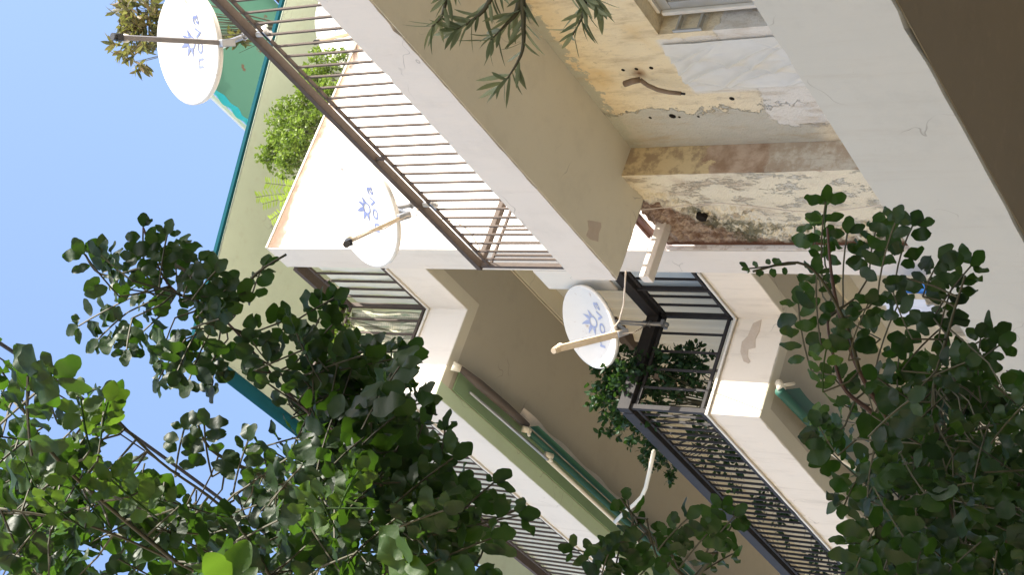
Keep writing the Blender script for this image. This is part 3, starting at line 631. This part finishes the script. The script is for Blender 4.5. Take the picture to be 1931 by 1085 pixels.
def carob():
    rr=random.Random(11)
    root=Vector((-.55,4.3,G))
    t=thing('carob_tree',root,'dark green carob tree with rounded wavy leaflets hanging over the left and lower view','tree')
    hub=pd(1250,1420,4.6); root.x=hub.x; root.y=hub.y; t.location=(root.x,root.y,0)
    tr=polyline([root,Vector((root.x+.04,root.y-.03,0)).lerp(hub,.3),hub.lerp(root,.3),hub],5); part('trunk',MB().tube(tr,[.16-.05*i/len(tr) for i in range(len(tr))],12),'bark',t,smooth=True)
    limbs=[
     ([hub,pd(1900,1180,4.5),pd(1895,1060,4.3),pd(1925,900,4.3)],.018,'twig_red'),
     ([hub,pd(1840,1150,4.4),pd(1790,960,4.3),pd(1700,830,4.2),pd(1620,700,4.1),pd(1575,560,4.0),pd(1560,430,3.95)],.012,'twig_red'),
     ([pd(1700,830,4.2),pd(1640,775,4.2),pd(1590,730,4.2),pd(1565,640,4.15),pd(1560,590,4.1)],.008,'twig_red'),
     ([pd(1620,700,4.1),pd(1590,600,4.0),pd(1520,500,3.9),pd(1420,512,3.85)],.006,'twig'),
     ([pd(1790,960,4.3),pd(1760,760,4.1),pd(1790,620,4.0),pd(1820,520,3.95)],.008,'twig'),
     ([hub,pd(1400,1200,4.5),pd(1280,1080,4.4),pd(1215,1000,4.3),pd(1170,940,4.3)],.010,'twig'),
     ([pd(1300,1110,4.4),pd(1350,1040,4.3),pd(1390,975,4.3)],.006,'twig'),
     ([hub,pd(1000,1240,4.4),pd(840,1100,4.2),pd(740,960,4.0),pd(690,860,4.0),pd(560,760,4.1),pd(420,600,4.2),pd(320,540,4.3),pd(270,430,4.3)],.007,'twig_red'),
     ([pd(840,1100,4.2),pd(880,1010,4.0),pd(980,960,3.9)],.006,'twig'),
     ([pd(420,600,4.2),pd(330,500,4.3),pd(200,520,4.4),pd(160,480,4.4)],.006,'twig'),
     ([pd(420,600,4.2),pd(480,520,4.2),pd(540,480,4.2)],.006,'twig'),
     ([hub,pd(800,1300,3.9),pd(560,1180,3.8),pd(330,1060,3.7),pd(160,990,3.6),pd(0,960,3.6)],.006,'twig'),
     ([pd(560,1180,3.8),pd(440,980,3.8),pd(300,870,3.8),pd(190,760,3.8)],.005,'twig'),
     ([pd(330,1060,3.7),pd(120,880,3.4),pd(30,740,3.3),pd(60,690,3.2)],.005,'twig'),
     ([pd(740,960,4.0),pd(620,940,3.9),pd(500,900,3.9),pd(400,850,3.9),pd(370,790,3.9)],.009,'twig'),
    ]
    samp=[]
    for pts,r,mt in limbs:
        L=polyline(pts,6); part('branch',MB().tube(L,[max(.003,r*(1-.8*i/len(L))) for i in range(len(L))],7),mt,t,smooth=True); samp+=L
    mb=MB(); tw=MB(); lit_mb=MB(); cur=[mb]; crown_mb=mb
    def compound(p,d,n,L,leafL,pairs):
        mb=cur[0]
        d=d.normalized(); side=d.cross(n).normalized()
        pts=[]; prev=Vector(p)
        droop=Vector((0,0,-1))
        for k in range(pairs+1):
            pts.append(prev.copy()); prev=prev+(d+droop*.06*k).normalized()*(L/(pairs+.3))
        (tw if mb is crown_mb else mb).tube(pts,.0022,4,cap=False)
        for k in range(1,len(pts)):
            dd=(pts[k]-pts[k-1]).normalized()
            for s_ in(-1,1):
                if rr.random()<.08: continue
                ang=math.radians(rr.uniform(50,85)); ld=dd*math.cos(ang)+side*s_*math.sin(ang)+n*rr.uniform(-.35,.25)
                nn=(n+rnd_dir(rr)*.55).normalized()
                ll=leafL*rr.uniform(.62,1.2)*(1 if k<len(pts)-1 else .85)
                leaf(mb,pts[k]+ld*.006,ld,nn,ll,ll*rr.uniform(.48,.74),rr.uniform(-.1,.35),rr.uniform(-.15,.45),rr.uniform(.05,.22),rr)
        dd=(pts[-1]-pts[-2]).normalized(); leaf(mb,pts[-1],dd,n,leafL*.9,leafL*.62,.15,.1,.06,rr)
    def fill(P,n,dr,lsz=(.052,.074),L=(.13,.19),updir=None,reach=.30):
        for _ in range(n):
            x,y=sample(P,rr); q=pd(x,y,rr.uniform(*dr))
            best=min(samp,key=lambda s:(s-q).length_squared); far=(q-best).length
            if far>.03:
                mid=best.lerp(q,.5)+Vector((0,0,-.04*far))+rnd_dir(rr)*far*.08
                if far<reach: tw.tube([best,mid,q],[.0028,.0022,.0018],4,cap=False)
            d=((q-best).normalized()*.8+rnd_dir(rr)*.9)
            n_=(Vector((0,0,1))*.45+rnd_dir(rr)*.7-F_*.75).normalized()
            compound(q-d.normalized()*.04,d,n_,rr.uniform(*L),rr.uniform(*lsz),rr.choice((3,4,4,5)))
    def spray(items,dr,lsz=(.045,.058),pairs=(4,5)):
        """compound leaves given as base and tip directions, each at its own depth"""
        for x0,y0,x1,y1 in items:
            d0=rr.uniform(*dr); a=pd(x0,y0,d0); b=pd(x1,y1,d0+rr.uniform(-.12,.12)); L=(b-a).length
            best=min(samp,key=lambda s:(s-a).length_squared)
            if .02<(best-a).length<.32: tw.tube([best,best.lerp(a,.5)+Vector((0,0,-.02)),a],[.003,.0026,.0022],5,cap=False)
            n_=(Vector((0,0,1))*.3+rnd_dir(rr)*.45-F_).normalized()
            k=rr.choice(pairs) if L>.09 else 3
            compound(a,(b-a)+Vector((0,0,.10*L)),n_,max(.06,L*.95),rr.uniform(*lsz),k)
    spray([(300,545,318,430),(273,505,270,418),(250,530,184,478),(225,560,150,468),(250,560,135,622),(240,590,178,645),(250,600,238,668),(316,530,288,456),(330,560,235,545),(341,570,330,480),(345,560,380,486),(362,566,412,505),(370,600,432,540),(380,610,330,712),(330,600,300,690),(350,640,292,722),(400,620,352,730),(410,660,398,735),(440,600,404,515),(470,575,500,492),(450,640,540,605),(500,645,645,552),(480,700,600,650),(540,720,640,600),(560,720,690,640),(600,760,720,690),(620,800,740,740),(580,660,620,560),(430,640,395,690),(520,700,470,640),(400,560,350,590),(310,590,255,640),(295,560,205,500),(660,800,760,760),(560,760,500,720),(380,560,455,560),(360,620,420,600),(310,520,345,455)],(4.05,4.4))
    spray([(1550,520,1560,362),(1552,560,1535,410),(1548,650,1540,500),(1590,560,1600,425),(1640,520,1652,420),(1655,560,1690,402),(1690,520,1722,415),(1740,560,1775,482),(1760,600,1838,490),(1770,640,1800,530),(1650,700,1700,560),(1600,680,1640,560),(1530,700,1500,560),(1700,700,1780,610),(1760,700,1890,622),(1800,720,1895,645),(1850,760,1845,625),(1660,640,1590,600),(1720,640,1680,540),(1740,720,1830,680),(1620,760,1560,700),(1580,860,1540,800),(1620,900,1590,960)],(3.9,4.3))
    spray([(1500,498,1402,508)],(3.86,3.9),(.018,.024))
    spray([(1215,1050,1180,930),(1205,1020,1122,1030),(1240,1040,1302,972),(1260,1070,1282,1008),(1330,1045,1392,965),(1335,1030,1366,955),(1215,1062,1062,1034),(1280,1075,1342,1000),(1310,1090,1392,1040),(1180,1000,1160,1075),(1220,980,1240,1060),(1150,1040,1130,1100),(1260,1040,1200,1090)],(4.1,4.5),(.044,.054))
    spray([(730,965,868,852),(780,1020,1000,968),(700,930,760,830),(740,1000,850,960),(840,1000,940,900),(700,1060,850,1040),(800,1070,940,1010)],(3.55,3.8),(.056,.066))
    spray([(60,860,50,690),(-20,820,120,700)],(2.5,2.8),(.055,.062))
    spray([(170,850,150,735),(190,830,200,745),(330,900,350,800),(400,900,385,790),(440,930,470,820),(110,800,95,755)],(3.7,3.9))
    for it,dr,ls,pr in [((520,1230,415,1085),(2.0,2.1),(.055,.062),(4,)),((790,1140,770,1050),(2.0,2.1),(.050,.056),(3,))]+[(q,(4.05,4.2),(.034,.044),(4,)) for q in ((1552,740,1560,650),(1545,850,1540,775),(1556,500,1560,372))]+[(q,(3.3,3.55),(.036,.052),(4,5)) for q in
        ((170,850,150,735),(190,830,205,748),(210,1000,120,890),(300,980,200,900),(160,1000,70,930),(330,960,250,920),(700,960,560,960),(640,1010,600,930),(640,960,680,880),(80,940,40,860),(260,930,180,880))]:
        cur[0]=MB(); spray([it],dr,ls,pr); part('sunlit_spray',cur[0],'sunlit_leaf',t,smooth=True)  # sprays coloured as leaves catching the sun
    cur[0]=mb
    fill([(560,700),(680,640),(700,730),(740,830),(700,900),(560,800)],36,(3.95,4.5))
    mass=[(0,850),(100,850),(180,865),(260,900),(400,950),(460,920),(520,860),(600,780),(700,770),(800,860),(840,930),(900,990),(900,1110),(0,1110)]
    fill(mass,265,(3.6,4.9))
    fill([(0,740),(40,720),(70,790),(40,860),(0,860)],5,(2.9,3.5))
    low=[(1610,790),(1700,750),(1840,735),(1931,745),(1960,1110),(1680,1110),(1625,980),(1640,880)]
    fill(low,165,(3.7,4.9))
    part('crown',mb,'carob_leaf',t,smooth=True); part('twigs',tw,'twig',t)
    return t
carob()
def olive():
    rr=random.Random(5)
    hub=pd(960,-420,3.9); root=Vector((hub.x,hub.y,G))
    t=thing('olive_tree',root,'olive tree sending thin twigs of narrow leaves in from the top edge','tree')
    tr=polyline([root,root.lerp(hub,.5)+Vector((.08,.05,0)),hub],6); part('trunk',MB().tube(tr,[.12-.07*i/len(tr) for i in range(len(tr))],10),'bark',t,smooth=True)
    mb=MB()
    def P(*a): return [pd(x,y,d) for x,y,d in a]
    brs=[[(960,-420,3.9),(985,-150,3.6),(985,-20,3.5),(987,40,3.5),(985,95,3.5),(962,140,3.5),(945,160,3.5)],
     [(985,-150,3.6),(940,-40,3.5),(915,15,3.5),(880,45,3.5),(860,55,3.5)],
     [(940,-60,3.6),(870,-50,3.5),(845,-10,3.5),(833,30,3.5),(815,50,3.5)],
     [(985,-100,3.6),(1060,-30,3.4),(1100,-5,3.4),(1098,30,3.4),(1080,65,3.4)],
     [(985,-20,3.5),(975,20,3.5),(955,45,3.5),(925,75,3.5)],
     [(1060,-30,3.4),(1120,-10,3.4),(1130,10,3.4)]]
    for b in brs:
        L=polyline(P(*b),6); part('branch',MB().tube(L,[max(.0018,.010*(1-i/len(L))) for i in range(len(L))],6),'twig',t,smooth=True)
        m_=len(L); acc=0
        st=[i for i in range(m_) if (L[i]-L[0]).length>(L[-1]-L[0]).length*.35]
        for i in st:
            d=(L[min(i+1,m_-1)]-L[i-1]).normalized(); ax=rnd_dir(rr)
            for s_ in(-1,1):
                for _ in range(2 if i==m_-1 else 1):
                    if rr.random()<.38: continue
                    sd_=d.cross(ax).normalized()*s_
                    ld=(d*rr.uniform(.5,1)+sd_*rr.uniform(.5,1)+rnd_dir(rr)*.25)
                    ll=rr.uniform(.045,.072); leaf(mb,L[i],ld,(Vector((0,0,1))+rnd_dir(rr)*.9).normalized(),ll,ll*rr.uniform(.13,.18),.3,rr.uniform(-.1,.25),0,rr,True)
    part('crown',mb,'olive_leaf',t,smooth=True)
olive()
def shrub(name,label,cat,base,blobs,n,lsz,mat,group=None,seed=1,pot=None,wr=.55,stems=6):
    rr=random.Random(seed); base=Vector(base); t=thing(name,base,label,cat,group)
    mb=MB(); tw=MB(); tot=sum(b[3]**2 for b in blobs)
    for cx,cy,cz,r in blobs:
        c=Vector((cx,cy,cz))
        for s_ in range(stems):
            q=c+rnd_dir(rr)*r*.8; tw.tube([base,base.lerp(q,.5)+rnd_dir(rr)*.06,q],[.009,.006,.002],5,cap=False)
        nc=max(3,int(n*r*r/tot/9))
        for _ in range(nc):                        # leaf clumps leave gaps between them
            cc=c+rnd_dir(rr)*r*rr.random()**.45
            for _ in range(9):
                p=cc+rnd_dir(rr)*r*.22*rr.random(); L=rr.uniform(*lsz)
                leaf(mb,p,(p-c)*.6+rnd_dir(rr)*r*.7,(Vector((0,0,1))+rnd_dir(rr)*.9).normalized(),L,L*wr,.2,.2,0,rr)
    part('leaves',mb,mat,t); part('stems',tw,'twig',t)
    if pot: part('pot',MB().tube([base+Vector((0,0,-pot)),base+Vector((0,0,-.03)),base],[pot*.5,pot*.62,pot*.68],14),'pot_clay',t,smooth=True)
    return t
def Q(px,py,y,r): p=ony(px,py,y); return (p.x,p.y,p.z,r)
shrub('leafy_shrub','sunlit green shrub spilling over the white parapet, in the middle of the wall top','shrub',(8.45,11.45,12.0),[Q(555,205,11.15,.20),Q(540,235,11.2,.24),Q(555,275,11.1,.24),Q(525,265,11.2,.17),Q(570,230,11.0,.15),Q(520,300,11.2,.14),Q(590,185,11.15,.16),Q(610,210,11.0,.12),Q(540,320,11.1,.12),Q(505,290,11.15,.14),Q(600,230,11.05,.12),Q(570,250,11.0,.16),Q(545,300,11.05,.14)],6400,(.028,.045),'shrub_leaf',seed=3,pot=.3)
shrub('leafy_shrub','sunlit green shrub on the parapet seen through the railing bars, below the far dish','shrub',(9.2,11.45,12.0),[Q(610,120,11.2,.20),Q(590,150,11.2,.17),Q(625,165,11.05,.15),Q(578,178,11.1,.12),Q(640,110,11.1,.12),Q(605,185,11.1,.15),Q(585,165,11.15,.16)],3000,(.028,.045),'shrub_leaf',seed=4,pot=.3)
def fern():
    rr=random.Random(9); base=Vector((7.7,11.4,12.2)); t=thing('fern_plant',base,'yellow-green fronded plant leaning over the parapet next to its rusty corner','plant'); mb=MB();tw=MB()
    for tip in((482,372),(500,345),(510,415),(528,380),(495,385),(540,350)):
        e=ony(*tip,11.0); L=polyline([base,base.lerp(e,.55)+Vector((0,-.05,.12)),e],9); tw.tube(L,.0035,4,cap=False)
        for i in range(6,len(L)-1):
            d=(L[i+1]-L[i]).normalized(); s=d.cross(Vector((0,0,1))).normalized()
            for g_ in(-1,1): leaf(mb,L[i],d*.5+s*g_+rnd_dir(rr)*.15,Vector((0,0,1)),.075,.022,.2,.2,0,rr,True)
    part('leaves',mb,'fern_leaf',t); part('stems',tw,'twig',t)
fern()
shrub('potted_tree','small tree with long bronze and green leaves on the top terrace behind the upper dish','tree',(10.3,11.6,14.42),[Q(270,20,11.0,.34),Q(245,80,11.1,.22),Q(285,55,11.1,.26),Q(235,20,11.0,.25),Q(265,100,11.0,.18),Q(450,80,11.5,.16)],760,(.12,.17),'mango_leaf',seed=6,wr=.3)
def QX(px,py,x,r): p=onx(px,py,x); return (p.x,p.y,p.z,r)
shrub('climbing_plant','dark green climber growing through the corner of the black balcony railing','climber',(6.2,12.9,7.6),[QX(1130,735,6.0,.17),QX(1165,745,6.0,.24),QX(1185,700,6.1,.22),QX(1190,790,5.9,.22),QX(1155,800,5.9,.15),QX(1215,840,5.85,.17),QX(1240,870,5.85,.14),QX(1265,895,5.85,.10),QX(1150,680,6.3,.2),QX(1240,700,6.2,.26),QX(1230,750,6.0,.25),QX(1310,700,6.3,.26),QX(1285,690,6.4,.2)],3400,(.045,.07),'climber_leaf',seed=8,stems=4)
shrub('balcony_plants','green potted plants standing behind the long black railing','plant',(6.3,14.2,7.56),[(6.1,12.9+.45*k,7.95+.12*(k%3),.30) for k in range(13)],2000,(.05,.08),'climber_leaf',seed=12,stems=3)
t=thing('flower_box',(5.92,13.75,7.56),'small red flower box at the foot of the black railing','planter')
part('box',MB().box(5.86,5.98,13.6,14.0,7.56,7.72),'red_plastic',t,bevel=.01); part('rim',MB().box(5.85,5.99,13.59,14.01,7.72,7.745),'red_plastic',t,bevel=.006)
shrub('balcony_shrub','bright shrub peeping over the slatted screen of the upper balcony corner','shrub',(6.5,12.3,11.15),[(6.60,12.14,12.25,.16),(6.45,12.12,12.2,.16),(6.3,12.12,12.15,.15),(6.15,12.15,12.1,.14)],900,(.03,.045),'shrub_leaf',seed=13)
# overhead cables
for dy,r,lab in((0,.012,'thick black overhead cable crossing the sky at lower left'),(14,.005,'thin overhead wire running just under the thick black cable')):
    L=polyline([pd(x,y+dy*k,9.5+.004*x) for x,y,k in((-260,480,1),(0,648,2),(130,735,1.6),(260,828,1),(400,930,1),(540,1040,1),(760,1230,1))],5)
    o=part('overhead_cable',MB().tube(L,r,8),'cable_dark',smooth=True,base=L[0]); setp(o,lab,'cable','cables crossing the sky')
